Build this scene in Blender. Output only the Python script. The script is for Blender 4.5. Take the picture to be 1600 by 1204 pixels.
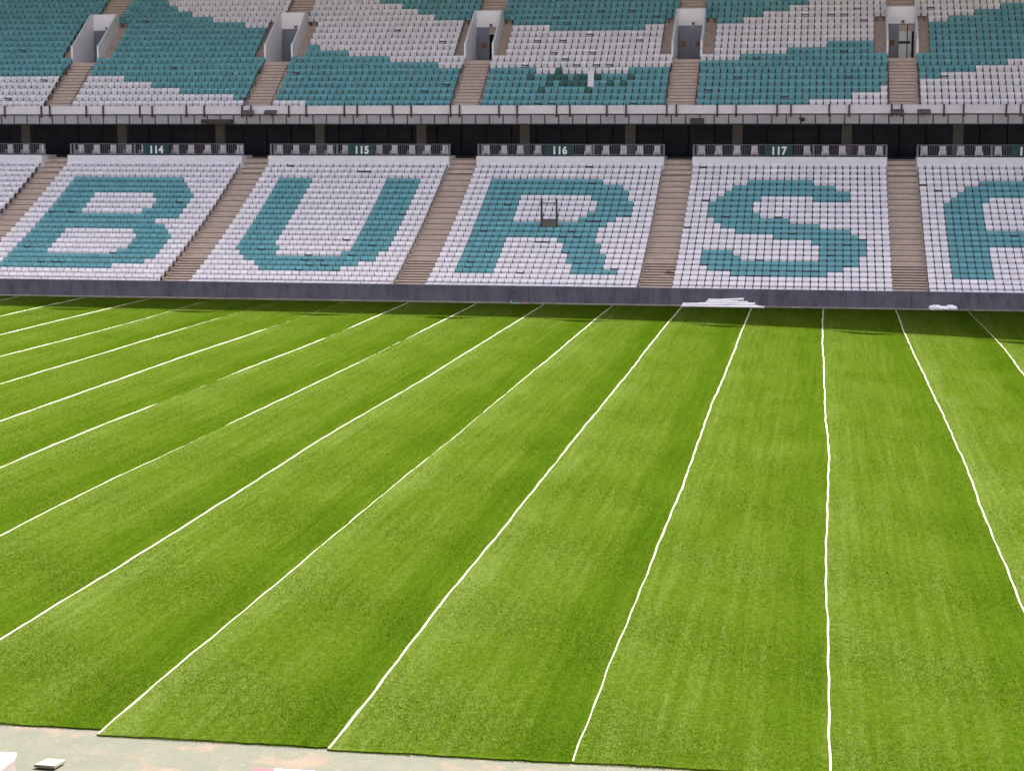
import bpy, bmesh, math, random
import numpy as np
from mathutils import Vector, Matrix

# ------------------------------------------------------------------ camera, sky, sun, exposure
scene = bpy.context.scene
for o in list(bpy.data.objects):
    bpy.data.objects.remove(o)
COL = scene.collection

camd = bpy.data.cameras.new('camera'); cam = bpy.data.objects.new('camera', camd); COL.objects.link(cam)
cam.location = (0, 0, 10.3)
cam.rotation_euler = (math.radians(90 - 7.931), 0, math.radians(9.386))
camd.sensor_fit = 'HORIZONTAL'; camd.sensor_width = 36; camd.lens = 65.25
camd.clip_start = 0.5; camd.clip_end = 3000
scene.camera = cam

SUN_EL, SUN_AZ = 58.0, 35.0            # azimuth measured from +Y towards +X
world = bpy.data.worlds.new('World'); scene.world = world; world.use_nodes = True
nt = world.node_tree; nt.nodes.clear()
sky = nt.nodes.new('ShaderNodeTexSky'); sky.sky_type = 'NISHITA'; sky.sun_disc = False
sky.sun_elevation = math.radians(SUN_EL); sky.sun_rotation = math.radians(SUN_AZ)
sky.air_density = 0.6; sky.dust_density = 9.0; sky.ozone_density = 0.2
bg = nt.nodes.new('ShaderNodeBackground'); bg.inputs[1].default_value = 0.105
wo = nt.nodes.new('ShaderNodeOutputWorld')
nt.links.new(sky.outputs[0], bg.inputs[0]); nt.links.new(bg.outputs[0], wo.inputs[0])

sund = bpy.data.lights.new('sun', 'SUN'); sun = bpy.data.objects.new('sun', sund); COL.objects.link(sun)
sund.energy = 5.0; sund.angle = math.radians(0.5); sund.color = (1.0, 0.95, 0.86)
SDIR = Vector((math.sin(math.radians(SUN_AZ)) * math.cos(math.radians(SUN_EL)),
               math.cos(math.radians(SUN_AZ)) * math.cos(math.radians(SUN_EL)), math.sin(math.radians(SUN_EL))))
sun.rotation_euler = SDIR.to_track_quat('Z', 'Y').to_euler()
sun.location = (20, 60, 80)

scene.view_settings.view_transform = 'Standard'; scene.view_settings.look = 'None'
scene.view_settings.exposure = 2.5; scene.view_settings.gamma = 1.0
scene.view_settings.use_curve_mapping = False
scene.cycles.max_bounces = 8; scene.cycles.diffuse_bounces = 5

rnd = random.Random(7)
rng = np.random.default_rng(11)

# ------------------------------------------------------------------ helpers
def mat(name, color, rough=0.7, spec=0.3, var=0.0, scale=3.0, island=0.0, color2=None, bump=0.0, bscale=20.0, metal=0.0, stretch=(1, 1, 1), lo=0.35, hi=0.65):
    m = bpy.data.materials.new(name); m.use_nodes = True
    t = m.node_tree; b = t.nodes['Principled BSDF']
    b.inputs['Roughness'].default_value = rough; b.inputs['Specular IOR Level'].default_value = spec
    b.inputs['Metallic'].default_value = metal
    geo = t.nodes.new('ShaderNodeNewGeometry')
    c2 = color2 if color2 else tuple(min(1, c * (1 - var)) for c in color)
    mp = t.nodes.new('ShaderNodeMapping'); mp.inputs['Scale'].default_value = stretch
    t.links.new(geo.outputs['Position'], mp.inputs['Vector'])
    nz = t.nodes.new('ShaderNodeTexNoise'); nz.inputs['Scale'].default_value = scale; nz.inputs['Detail'].default_value = 6
    nz.inputs['Roughness'].default_value = 0.65
    t.links.new(mp.outputs[0], nz.inputs['Vector'])
    mr = t.nodes.new('ShaderNodeMapRange'); mr.inputs[1].default_value = lo; mr.inputs[2].default_value = hi
    t.links.new(nz.outputs[0], mr.inputs[0])
    mx = t.nodes.new('ShaderNodeMix'); mx.data_type = 'RGBA'
    mx.inputs[6].default_value = (*color, 1); mx.inputs[7].default_value = (*c2, 1)
    t.links.new(mr.outputs[0], mx.inputs[0])
    out = mx.outputs[2]
    if island > 0:
        hs = t.nodes.new('ShaderNodeHueSaturation')
        r2 = t.nodes.new('ShaderNodeMapRange'); r2.inputs[3].default_value = 1 - island; r2.inputs[4].default_value = 1 + island * 0.35
        t.links.new(geo.outputs['Random Per Island'], r2.inputs[0]); t.links.new(r2.outputs[0], hs.inputs['Value'])
        t.links.new(out, hs.inputs['Color']); out = hs.outputs[0]
    t.links.new(out, b.inputs['Base Color'])
    if bump > 0:
        n2 = t.nodes.new('ShaderNodeTexNoise'); n2.inputs['Scale'].default_value = bscale; n2.inputs['Detail'].default_value = 4
        t.links.new(mp.outputs[0], n2.inputs['Vector'])
        bp = t.nodes.new('ShaderNodeBump'); bp.inputs['Strength'].default_value = bump; bp.inputs['Distance'].default_value = 0.02
        t.links.new(n2.outputs[0], bp.inputs['Height']); t.links.new(bp.outputs[0], b.inputs['Normal'])
    return m

def tag(o, label=None, cat=None, group=None, kind=None):
    if label: o['label'] = label
    if cat: o['category'] = cat
    if group: o['group'] = group
    if kind: o['kind'] = kind
    return o

def empty(name, loc=(0, 0, 0)):
    o = bpy.data.objects.new(name, None); o.empty_display_size = 0.2; o.location = loc; COL.objects.link(o); return o

class MB:
    """collects boxes, tubes and polygons for ONE mesh object (coordinates relative to org)"""
    def __init__(s, org=(0, 0, 0)): s.v = []; s.f = []; s.mi = []; s.org = org
    def poly(s, pts, faces, mi=0):
        n = len(s.v); s.v += [tuple(p[k] - s.org[k] for k in range(3)) for p in pts]
        for f in faces: s.f.append([n + i for i in f]); s.mi.append(mi)
    def box(s, x0, x1, y0, y1, z0, z1, mi=0):
        s.poly([(x0, y0, z0), (x1, y0, z0), (x1, y1, z0), (x0, y1, z0), (x0, y0, z1), (x1, y0, z1), (x1, y1, z1), (x0, y1, z1)],
               [(3, 2, 1, 0), (4, 5, 6, 7), (0, 1, 5, 4), (1, 2, 6, 5), (2, 3, 7, 6), (3, 0, 4, 7)], mi)
    def tube(s, p0, p1, r, n=8, bore=0.0, mi=0):
        a = Vector(p0); b = Vector(p1); d = (b - a).normalized(); u = d.orthogonal().normalized(); w = d.cross(u)
        def ring(c, rr): return [c + (u * math.cos(2 * math.pi * i / n) + w * math.sin(2 * math.pi * i / n)) * rr for i in range(n)]
        o0, o1 = ring(a, r), ring(b, r)
        if bore <= 0:
            s.poly(o0 + o1, [(i, (i + 1) % n, n + (i + 1) % n, n + i) for i in range(n)] + [tuple(range(n))[::-1], tuple(range(n, 2 * n))], mi)
        else:
            i0, i1 = ring(a, bore), ring(b, bore)
            F = []
            for i in range(n):
                j = (i + 1) % n
                F += [(i, j, n + j, n + i), (3 * n + i, 3 * n + j, 2 * n + j, 2 * n + i), (2 * n + i, 2 * n + j, j, i), (n + i, n + j, 3 * n + j, 3 * n + i)]
            s.poly(o0 + o1 + i0 + i1, F, mi)
    def prism(s, prof, x0, x1, mi=0):
        """closed (y,z) profile extruded along x"""
        n = len(prof)
        s.poly([(x0, y, z) for y, z in prof] + [(x1, y, z) for y, z in prof],
               [(i, (i + 1) % n, n + (i + 1) % n, n + i) for i in range(n)] + [tuple(range(n))[::-1], tuple(range(n, 2 * n))], mi)
    def mesh(s, name, mats):
        me = bpy.data.meshes.new(name); me.from_pydata(s.v, [], s.f)
        for m in (mats if isinstance(mats, (list, tuple)) else [mats]): me.materials.append(m)
        if any(s.mi): me.polygons.foreach_set('material_index', s.mi)
        bm = bmesh.new(); bm.from_mesh(me); bmesh.ops.recalc_face_normals(bm, faces=bm.faces); bm.to_mesh(me); bm.free()
        me.update(); return me
    def build(s, name, mats, parent=None, bevel=0.0):
        me = s.mesh(name, mats); o = bpy.data.objects.new(name, me); COL.objects.link(o)
        if parent is not None:
            o.parent = parent; w = Vector((0, 0, 0)); q = parent
            while q is not None: w += q.location; q = q.parent
            o.location = Vector(s.org) - w
        else: o.location = s.org
        if bevel:
            b = o.modifiers.new('bevel', 'BEVEL'); b.width = bevel; b.segments = 2; b.limit_method = 'ANGLE'
        return o

def inst(me, name, loc, parent=None, rz=0.0):
    o = bpy.data.objects.new(name, me); COL.objects.link(o)
    if parent is not None:
        o.parent = parent; w = Vector((0, 0, 0)); q = parent
        while q is not None: w += q.location; q = q.parent
        o.location = Vector(loc) - w
    else: o.location = loc
    o.rotation_euler[2] = rz
    return o

def interp(pts, y):
    ys = [p[0] for p in pts]; xs = [p[1] for p in pts]
    if y <= ys[0]: return xs[0]
    if y >= ys[-1]: return xs[-1]
    i = max(k for k in range(len(ys) - 1) if ys[k] <= y)
    def slope(k):
        a, c = max(0, k - 1), min(len(ys) - 1, k + 1)
        return (xs[c] - xs[a]) / (ys[c] - ys[a])
    h = ys[i + 1] - ys[i]; t = (y - ys[i]) / h
    return ((2 * t ** 3 - 3 * t * t + 1) * xs[i] + (t ** 3 - 2 * t * t + t) * h * slope(i)
            + (3 * t * t - 2 * t ** 3) * xs[i + 1] + (t ** 3 - t * t) * h * slope(i + 1))

# ------------------------------------------------------------------ materials
M_TAN = mat('tan_coated_concrete', (0.56, 0.45, 0.365), 0.85, 0.15, 0.2, 1.6, bump=0.15, bscale=30)
M_TANSTEP = mat('tan_step_coating', (0.62, 0.50, 0.405), 0.8, 0.2, 0.2, 2.5, island=0.06)
M_NOSE = mat('dark_step_nosing', (0.10, 0.07, 0.06), 0.8, 0.2, 0.3, 6)
M_WALL = mat('painted_concrete_wall', (0.128, 0.130, 0.156), 0.85, 0.15, 0.45, 1.6, bump=0.3, bscale=9, stretch=(1, 1, .35), lo=.42, hi=.72)
M_WHITEWALL = mat('white_painted_wall', (0.82, 0.80, 0.80), 0.7, 0.2, 0.1, 1.2)
M_PORTAL = mat('white_portal_paint', (0.90, 0.89, 0.90), 0.7, 0.2, 0.06, 1.5)
M_FASCIA = mat('white_fascia_panel', (0.74, 0.70, 0.70), 0.6, 0.2, 0.1, 0.8, island=0.04)
M_PANEL = mat('frosted_balustrade_glass', (0.36, 0.355, 0.37), 0.4, 0.2, 0.2, 0.7)
M_STEEL = mat('dark_steel', (0.042, 0.034, 0.037), 0.55, 0.4, 0.2, 8)
M_GREYSTEEL = mat('galvanised_rail', (0.26, 0.26, 0.29), 0.45, 0.45, 0.15, 9, metal=0.3)
M_COLUMN = mat('grey_concrete_column', (0.13, 0.13, 0.14), 0.8, 0.1, 0.2, 2)
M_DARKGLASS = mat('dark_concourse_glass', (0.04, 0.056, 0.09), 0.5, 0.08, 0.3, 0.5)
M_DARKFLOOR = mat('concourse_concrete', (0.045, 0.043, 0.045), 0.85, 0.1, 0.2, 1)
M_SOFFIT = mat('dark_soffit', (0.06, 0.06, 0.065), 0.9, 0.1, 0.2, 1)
M_SEATW = mat('white_seat_plastic', (0.84, 0.82, 0.84), 0.42, 0.35, 0.07, 3, island=0.10)
M_SEATT = mat('turquoise_seat_plastic', (0.158, 0.420, 0.448), 0.4, 0.3, 0.16, 2.2, island=0.13)
M_SEATD = mat('faded_dark_green_seat_plastic', (0.065, 0.195, 0.180), 0.5, 0.3, 0.3, 4, island=0.1)
M_BRACKET_GAP_SHADE = mat('seat_bracket_and_gap_shade', (0.075, 0.065, 0.075), 0.6, 0.3, 0.2, 9)  # real seat brackets, plus dark bars standing in for shade around the seats
M_SIGN = mat('dark_green_sign_board', (0.012, 0.055, 0.055), 0.5, 0.3, 0.15, 3)
M_LETTER = mat('white_sign_lettering', (0.75, 0.78, 0.77), 0.5, 0.3, 0.05, 3)
M_CHAIR = mat('white_plastic_chair', (0.74, 0.73, 0.72), 0.45, 0.35, 0.08, 6)
M_DOOR = mat('blue_grey_door', (0.20, 0.225, 0.28), 0.45, 0.4, 0.12, 1.5)
M_DOORSIGN = mat('brown_door_notice', (0.26, 0.14, 0.06), 0.6, 0.3, 0.4, 14)
M_DOORGLASS = mat('pale_door_glazing', (0.50, 0.60, 0.62), 0.15, 0.5, 0.08, 2)
M_BLACK = mat('black_housing_and_passage_dark', (0.015, 0.015, 0.018), 0.5, 0.4, 0.2, 6)
M_LAMP = mat('grey_lamp_housing', (0.13, 0.12, 0.11), 0.5, 0.4, 0.2, 6)
M_ROOF = mat('roof_membrane', (0.10, 0.10, 0.105), 0.8, 0.2, 0.1, 0.3)
M_PIPE = mat('white_plastic_pipe', (0.80, 0.80, 0.82), 0.4, 0.4, 0.05, 4)
M_BAG = mat('white_crumpled_sheet', (0.78, 0.77, 0.80), 0.6, 0.3, 0.1, 6)
M_CREAM = mat('cream_board', (0.125, 0.118, 0.09), 0.7, 0.2, 0.1, 4)
M_PINKBOX = mat('white_pink_packaging', (0.17, 0.155, 0.155), 0.6, 0.2, 0.0, 2, color2=(0.14, 0.118, 0.118))
M_MAROON = mat('maroon_strip', (0.12, 0.02, 0.03), 0.6, 0.3, 0.2, 8)
M_RAG = mat('rusty_brown_rag', (0.22, 0.09, 0.05), 0.9, 0.1, 0.4, 20)
M_CABLE = mat('grey_cable', (0.16, 0.15, 0.15), 0.7, 0.2, 0.2, 9)
M_SEAM = mat('white_seam_backing', (0.20, 0.20, 0.165), 0.8, 0.1, 0.0, 1.6, color2=(0.095, 0.098, 0.075), stretch=(1, 0.22, 1), lo=.46, hi=.68)

def turf_material(name, blades):
    m = bpy.data.materials.new(name); m.use_nodes = True; t = m.node_tree; N = t.nodes; L = t.links
    b = N['Principled BSDF']; b.inputs['Roughness'].default_value = 0.8; b.inputs['Specular IOR Level'].default_value = 0.0
    geo = N.new('ShaderNodeNewGeometry'); uv = N.new('ShaderNodeUVMap'); uv.uv_map = 'UVMap'
    def noise(scale, stretch, detail=4, rough=0.6, w=None):
        mp = N.new('ShaderNodeMapping'); mp.inputs['Scale'].default_value = stretch
        L.new(geo.outputs['Position'], mp.inputs['Vector'])
        n = N.new('ShaderNodeTexNoise'); n.inputs['Scale'].default_value = scale; n.inputs['Detail'].default_value = detail
        n.inputs['Roughness'].default_value = rough; L.new(mp.outputs[0], n.inputs['Vector']); return n.outputs[0]
    def mrange(src, a, b_, c, d):
        r = N.new('ShaderNodeMapRange'); r.inputs[1].default_value = a; r.inputs[2].default_value = b_
        r.inputs[3].default_value = c; r.inputs[4].default_value = d; L.new(src, r.inputs[0]); return r.outputs[0]
    def math_(op, x, y):
        q = N.new('ShaderNodeMath'); q.operation = op
        for i, s in enumerate((x, y)):
            if isinstance(s, (int, float)): q.inputs[i].default_value = s
            else: L.new(s, q.inputs[i])
        return q.outputs[0]
    # colour: lush green <-> dry yellowish pile, blotches plus long pile streaks left by the roll
    blot = noise(0.35, (1, 0.45, 1), 5)
    streak = noise(5.0, (1, 0.022, 1), 4, 0.75)
    clump = noise(11, (1, 0.8, 1), 3, 0.7)
    fine = noise(26, (1, 0.7, 1), 3, 0.7)
    ramp = N.new('ShaderNodeValToRGB'); el = ramp.color_ramp.elements
    el[0].position = 0.0; el[0].color = TURF[0] + (1,); el[1].position = 1.0; el[1].color = TURF[2] + (1,)
    e = ramp.color_ramp.elements.new(0.5); e.color = TURF[1] + (1,)
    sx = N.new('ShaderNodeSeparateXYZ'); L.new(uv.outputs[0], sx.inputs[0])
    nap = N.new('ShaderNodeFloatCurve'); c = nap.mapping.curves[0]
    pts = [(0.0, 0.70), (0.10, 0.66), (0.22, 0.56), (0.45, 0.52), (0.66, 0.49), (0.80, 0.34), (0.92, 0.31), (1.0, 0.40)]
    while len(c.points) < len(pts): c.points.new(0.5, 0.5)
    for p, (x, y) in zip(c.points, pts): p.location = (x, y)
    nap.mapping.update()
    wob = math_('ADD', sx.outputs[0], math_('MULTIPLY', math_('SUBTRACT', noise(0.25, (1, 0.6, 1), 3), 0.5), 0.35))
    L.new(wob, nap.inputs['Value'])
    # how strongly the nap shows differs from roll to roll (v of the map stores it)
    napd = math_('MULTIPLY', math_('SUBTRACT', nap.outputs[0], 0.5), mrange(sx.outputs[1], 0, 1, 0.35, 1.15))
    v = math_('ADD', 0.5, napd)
    v = math_('ADD', v, math_('MULTIPLY', math_('SUBTRACT', blot, 0.5), 0.38))
    v = math_('ADD', v, math_('MULTIPLY', math_('SUBTRACT', streak, 0.5), 0.70))
    v = math_('ADD', v, math_('MULTIPLY', math_('SUBTRACT', fine, 0.5), 0.75))
    v = math_('ADD', v, math_('MULTIPLY', math_('SUBTRACT', clump, 0.5), 1.05))
    if blades: v = math_('ADD', v, mrange(geo.outputs['Random Per Island'], 0, 1, -0.10, 0.40))
    L.new(v, ramp.inputs[0]); L.new(ramp.outputs[0], b.inputs['Base Color'])
    if blades:
        tr = N.new('ShaderNodeBsdfTranslucent'); L.new(ramp.outputs[0], tr.inputs[0])
        mx = N.new('ShaderNodeMixShader'); mx.inputs[0].default_value = 0.5
        L.new(b.outputs[0], mx.inputs[1]); L.new(tr.outputs[0], mx.inputs[2])
        L.new(mx.outputs[0], N['Material Output'].inputs[0])
    else:
        h = math_('ADD', noise(60, (1, 0.6, 1), 3), math_('MULTIPLY', noise(14, (1, 0.5, 1), 3), 1.2))
        bp = N.new('ShaderNodeBump'); bp.inputs['Strength'].default_value = 0.4; bp.inputs['Distance'].default_value = 0.025
        L.new(h, bp.inputs['Height']); L.new(bp.outputs[0], b.inputs['Normal'])
    return m
TURF = [(0.0072, 0.0195, 0.0005), (0.0182, 0.0318, 0.0018), (0.039, 0.0545, 0.0125)]
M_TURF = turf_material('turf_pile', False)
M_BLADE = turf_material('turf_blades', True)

def ground_material():
    m = bpy.data.materials.new('worn_concrete_ground'); m.use_nodes = True; t = m.node_tree; N = t.nodes; L = t.links
    b = N['Principled BSDF']; b.inputs['Roughness'].default_value = 0.9; b.inputs['Specular IOR Level'].default_value = 0.15
    geo = N.new('ShaderNodeNewGeometry')
    def noise(scale, lo, hi, stretch=(1, 1, 1), detail=5, off=(0, 0, 0)):
        mp = N.new('ShaderNodeMapping'); mp.inputs['Scale'].default_value = stretch; mp.inputs['Location'].default_value = off
        L.new(geo.outputs['Position'], mp.inputs['Vector'])
        n = N.new('ShaderNodeTexNoise'); n.inputs['Scale'].default_value = scale; n.inputs['Detail'].default_value = detail; n.inputs['Roughness'].default_value = 0.65
        L.new(mp.outputs[0], n.inputs['Vector'])
        r = N.new('ShaderNodeMapRange'); r.inputs[1].default_value = lo; r.inputs[2].default_value = hi; L.new(n.outputs[0], r.inputs[0]); return r.outputs[0]
    def mix(fac, a, c):
        x = N.new('ShaderNodeMix'); x.data_type = 'RGBA'; L.new(fac, x.inputs[0])
        if isinstance(a, tuple): x.inputs[6].default_value = a + (1,)
        else: L.new(a, x.inputs[6])
        x.inputs[7].default_value = c + (1,); return x.outputs[2]
    c = mix(noise(2.0, 0.35, 0.7), (0.050, 0.051, 0.040), (0.041, 0.045, 0.035))
    c = mix(noise(1.1, 0.54, 0.64, off=(5, 3, 0)), c, (0.072, 0.056, 0.044))
    c = mix(noise(16, 0.5, 0.8, off=(3, 3, 0)), c, (0.034, 0.036, 0.028))
    c = mix(noise(5.0, 0.60, 0.72, off=(1, 8, 0)), c, (0.068, 0.068, 0.058))
    c = mix(noise(9.0, 0.66, 0.74, off=(9, 2, 0)), c, (0.032, 0.036, 0.020))
    L.new(c, b.inputs['Base Color'])
    n = N.new('ShaderNodeTexNoise'); n.inputs['Scale'].default_value = 25; L.new(geo.outputs['Position'], n.inputs['Vector'])
    bp = N.new('ShaderNodeBump'); bp.inputs['Strength'].default_value = 0.3; bp.inputs['Distance'].default_value = 0.02
    L.new(n.outputs[0], bp.inputs['Height']); L.new(bp.outputs[0], b.inputs['Normal'])
    return m
M_GROUND = ground_material()

# ------------------------------------------------------------------ ground and turf rolls
mb = MB(); mb.poly([(-900, -900, 0), (900, -900, 0), (900, 900, 0), (-900, 900, 0)], [(0, 1, 2, 3)])
tag(mb.build('ground', M_GROUND), kind='structure')

kb = MB((-20, 107.6, 0)); kb.box(-85, 36, 107.38, 107.74, 0.0005, .045); tag(kb.build('kerb', mat('dusty_kerb_concrete', (.30, .26, .20), .9, .1, .45, 2.2, lo=.4, hi=.62)), kind='structure')
SEAMS = {  # index: (depth, x) along each seam between neighbouring turf rolls; then (depth, strip width)
 0: ([(29.2, -11.94), (31, -11.99), (34.1, -12.06), (38.8, -11.96), (43.5, -12.01), (47.8, -11.98), (49.7, -12.02), (58.1, -11.91), (64.9, -11.89), (71.9, -11.89), (83, -11.81), (99.6, -11.81), (106, -11.74)], [(29, .075), (40, .06), (60, .045), (72, .05), (85, .085), (107, .07)]),
 1: ([(29.2, -7.87), (31.7, -7.88), (36, -7.93), (40.4, -7.94), (47.7, -7.88), (55.5, -7.89), (70, -7.84), (78, -7.8), (90.9, -7.83), (106.7, -7.73)], [(29, .085), (107, .09)]),
 2: ([(29, -3.79), (31.4, -3.82), (35.2, -3.79), (42.8, -3.78), (49.2, -3.75), (56.5, -3.74), (66.2, -3.83), (78.7, -3.77), (95.3, -3.78), (106.4, -3.73)], [(29, .055), (40, .06), (48, .085), (107, .10)]),
 3: ([(29.3, .38), (34.8, .35), (40.2, .35), (44.2, .31), (49.9, .38), (60.1, .46), (66.9, .35), (78.3, .33), (91.5, .26), (107, .31)], [(29, .08), (45, .085), (107, .10)]),
 4: ([(29, 4.55), (39.9, 4.5), (45.2, 4.52), (50.6, 4.49), (54.7, 4.58), (64, 4.56), (76.1, 4.47), (93.6, 4.34), (106.4, 4.37)], [(29, .08), (107, .10)]),
 5: ([(29, 8.6), (60, 8.62), (79.2, 8.56), (90.2, 8.66), (97.3, 8.52), (106.5, 8.33)], [(29, .08), (90, .09), (97, .05), (107, .05)]),
 -1: ([(29, -16.2), (34.3, -16.16), (37.6, -16.19), (41.6, -16.1), (47.1, -16.11), (55, -16.16), (63, -16.16), (70.8, -15.93), (78.3, -15.9), (95.7, -15.81), (104.4, -15.78)], [(29, .085), (60, .08), (66, .06), (74, .08), (107, .09)]),
 -2: ([(29, -20.3), (43.3, -20.32), (48.2, -20.46), (53.8, -20.29), (61.7, -20.18), (68.4, -20.04), (79.4, -19.87), (91.1, -19.81), (103.8, -19.75)], [(29, .085), (50, .07), (56, .04), (61, .035), (64, .085), (76, .08), (82, .04), (90, .05), (93, .10), (107, .09)]),
 -3: ([(29, -24.4), (52.3, -24.41), (58.5, -24.54), (65.3, -24.33), (69.9, -24.17), (74.8, -24.16), (86.9, -23.81), (101.2, -23.83)], [(29, .10), (64, .10), (66, .03), (73, .03), (75, .085), (86, .09), (89, .035), (92, .04), (94, .11), (107, .09)]),
 -4: ([(29, -28.4), (60.8, -28.34), (71.1, -28.25), (79.1, -28.22), (91.3, -27.89), (98.8, -27.78)], [(29, .11), (90, .11), (92, .03), (107, .03)]),
 -5: ([(29, -32.5), (69.8, -32.46), (80.9, -32.24), (92.2, -32.13), (99, -31.9)], [(29, .1), (88, .10), (93, .05), (99, .035), (107, .03)]),
 -6: ([(29, -36.5), (78.4, -36.41), (84.8, -36.08), (95.7, -35.87), (101.1, -35.97)], [(29, .1), (85, .11), (92, .06), (107, .035)]),
 -7: ([(29, -40.4), (86.6, -40.18), (100.4, -39.94), (105, -39.75)], [(29, .11), (98, .12), (107, .06)]),
 -8: ([(29, -44.3), (95.2, -44.12), (101.7, -44.15), (105.6, -43.9)], [(29, .11), (107, .10)]),
}
for k in range(-13, -8): SEAMS[k] = ([(29, -11.93 + 4.09 * k + .3), (107, -11.93 + 4.09 * k + .55)], [(29, .1), (107, .1)])
for k in range(6, 10): SEAMS[k] = ([(29, -11.93 + 4.09 * k), (107, -11.93 + 4.09 * k)], [(29, .08), (107, .09)])
NEAR_END = {-1: 29.32, 0: 29.02, 1: 28.93, 2: 28.97, 3: 28.9}
FAR_END = 106.9
def wobble(k, y): return 0.009 * math.sin(y * 0.55 + k * 2.1) + 0.007 * math.sin(y * 1.27 + k * 5.3)
def seam_x(k, y):
    q = SEAMS[k][0]
    return (interp(q, y - 4) + interp(q, y - 2) + interp(q, y) + interp(q, y + 2) + interp(q, y + 4)) / 5 + wobble(k, y)

pitch = empty('pitch', (0, 68, 0)); tag(pitch, kind='structure')
roll_tone = {k: rnd.random() for k in range(-13, 9)}
roll_tone.update({-1: .75, 0: 1.0, 1: .85, 2: .25, 3: .3, -2: .5, -3: .55})
NX = 20
for k in range(-13, 9):
    y0 = NEAR_END.get(k, 29.1); n = 100
    V = []; F = []; UV = []
    for i in range(n + 1):
        y = y0 + (FAR_END - y0) * i / n
        xa = seam_x(k, y) + 0.006; xb = seam_x(k + 1, y) - 0.006
        for j in range(NX + 1):
            yy = y + (rnd.uniform(-.03, .03) if i in (0, n) else 0)
            u = j / NX
            z = 0.03 + (0.004 * math.sin(y * 0.9 + k + u * 3) if 0 < i < n else 0)
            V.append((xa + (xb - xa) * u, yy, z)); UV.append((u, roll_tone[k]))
    def vid(i, j): return i * (NX + 1) + j
    for i in range(n):
        for j in range(NX): F.append((vid(i, j), vid(i, j + 1), vid(i + 1, j + 1), vid(i + 1, j)))
    # the cut edge of the roll down to the ground
    base = len(V)
    rim = [vid(0, j) for j in range(NX + 1)] + [vid(i, NX) for i in range(1, n + 1)] + [vid(n, j) for j in range(NX - 1, -1, -1)] + [vid(i, 0) for i in range(n - 1, 0, -1)]
    for r in rim: V.append((V[r][0], V[r][1], 0.0005)); UV.append(UV[r])
    for q in range(len(rim)):
        p = (q + 1) % len(rim); F.append((rim[p], rim[q], base + q, base + p))
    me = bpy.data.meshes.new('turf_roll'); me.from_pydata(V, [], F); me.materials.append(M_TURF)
    uvl = me.uv_layers.new(name='UVMap')
    idx = np.empty(len(me.loops), dtype=np.int32); me.loops.foreach_get('vertex_index', idx)
    uvl.data.foreach_set('uv', np.array(UV, dtype=np.float32)[idx].ravel())
    for p in me.polygons: p.use_smooth = False
    roll = bpy.data.objects.new('turf_roll', me); COL.objects.link(roll); roll.parent = pitch; roll.location = (0, -68, 0)
    # white backing strip turned up along the roll's left edge: a low ridge with a crest
    V = []; F = []; m = 190
    for i in range(m + 1):
        y = y0 + .02 + (FAR_END - y0 - .3) * i / m; x = seam_x(k, y)
        raw = interp(SEAMS[k][1], y); w = (.52 + .28 * (y - 29) / 78) * raw * (1 + 0.10 * math.sin(y * 3.1 + k) + 0.08 * math.sin(y * 7.7 + 2 * k))
        h = 0.031 + 0.012 * w / .1 + 0.004 * math.sin(y * 2.3 + k) + 0.003 * math.sin(y * 9.1 + k) - .010 * min(1, max(0, (.062 - raw) / .03))
        dx = 0.008 * math.sin(y * 2.9 + k * 3)
        V += [(x - w * .5 + dx, y, .012), (x - w * .38 + dx, y, h), (x + w * .15 + dx, y, h + .008), (x + w * .5 + dx, y, .03)]
    for i in range(m):
        a = i * 4
        for j in range(3): F.append((a + j, a + j + 1, a + j + 5, a + j + 4))
    me = bpy.data.meshes.new('seam_strip'); me.from_pydata(V, [], F); me.materials.append(M_SEAM)
    so = bpy.data.objects.new('seam_strip', me); COL.objects.link(so); so.parent = roll

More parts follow.
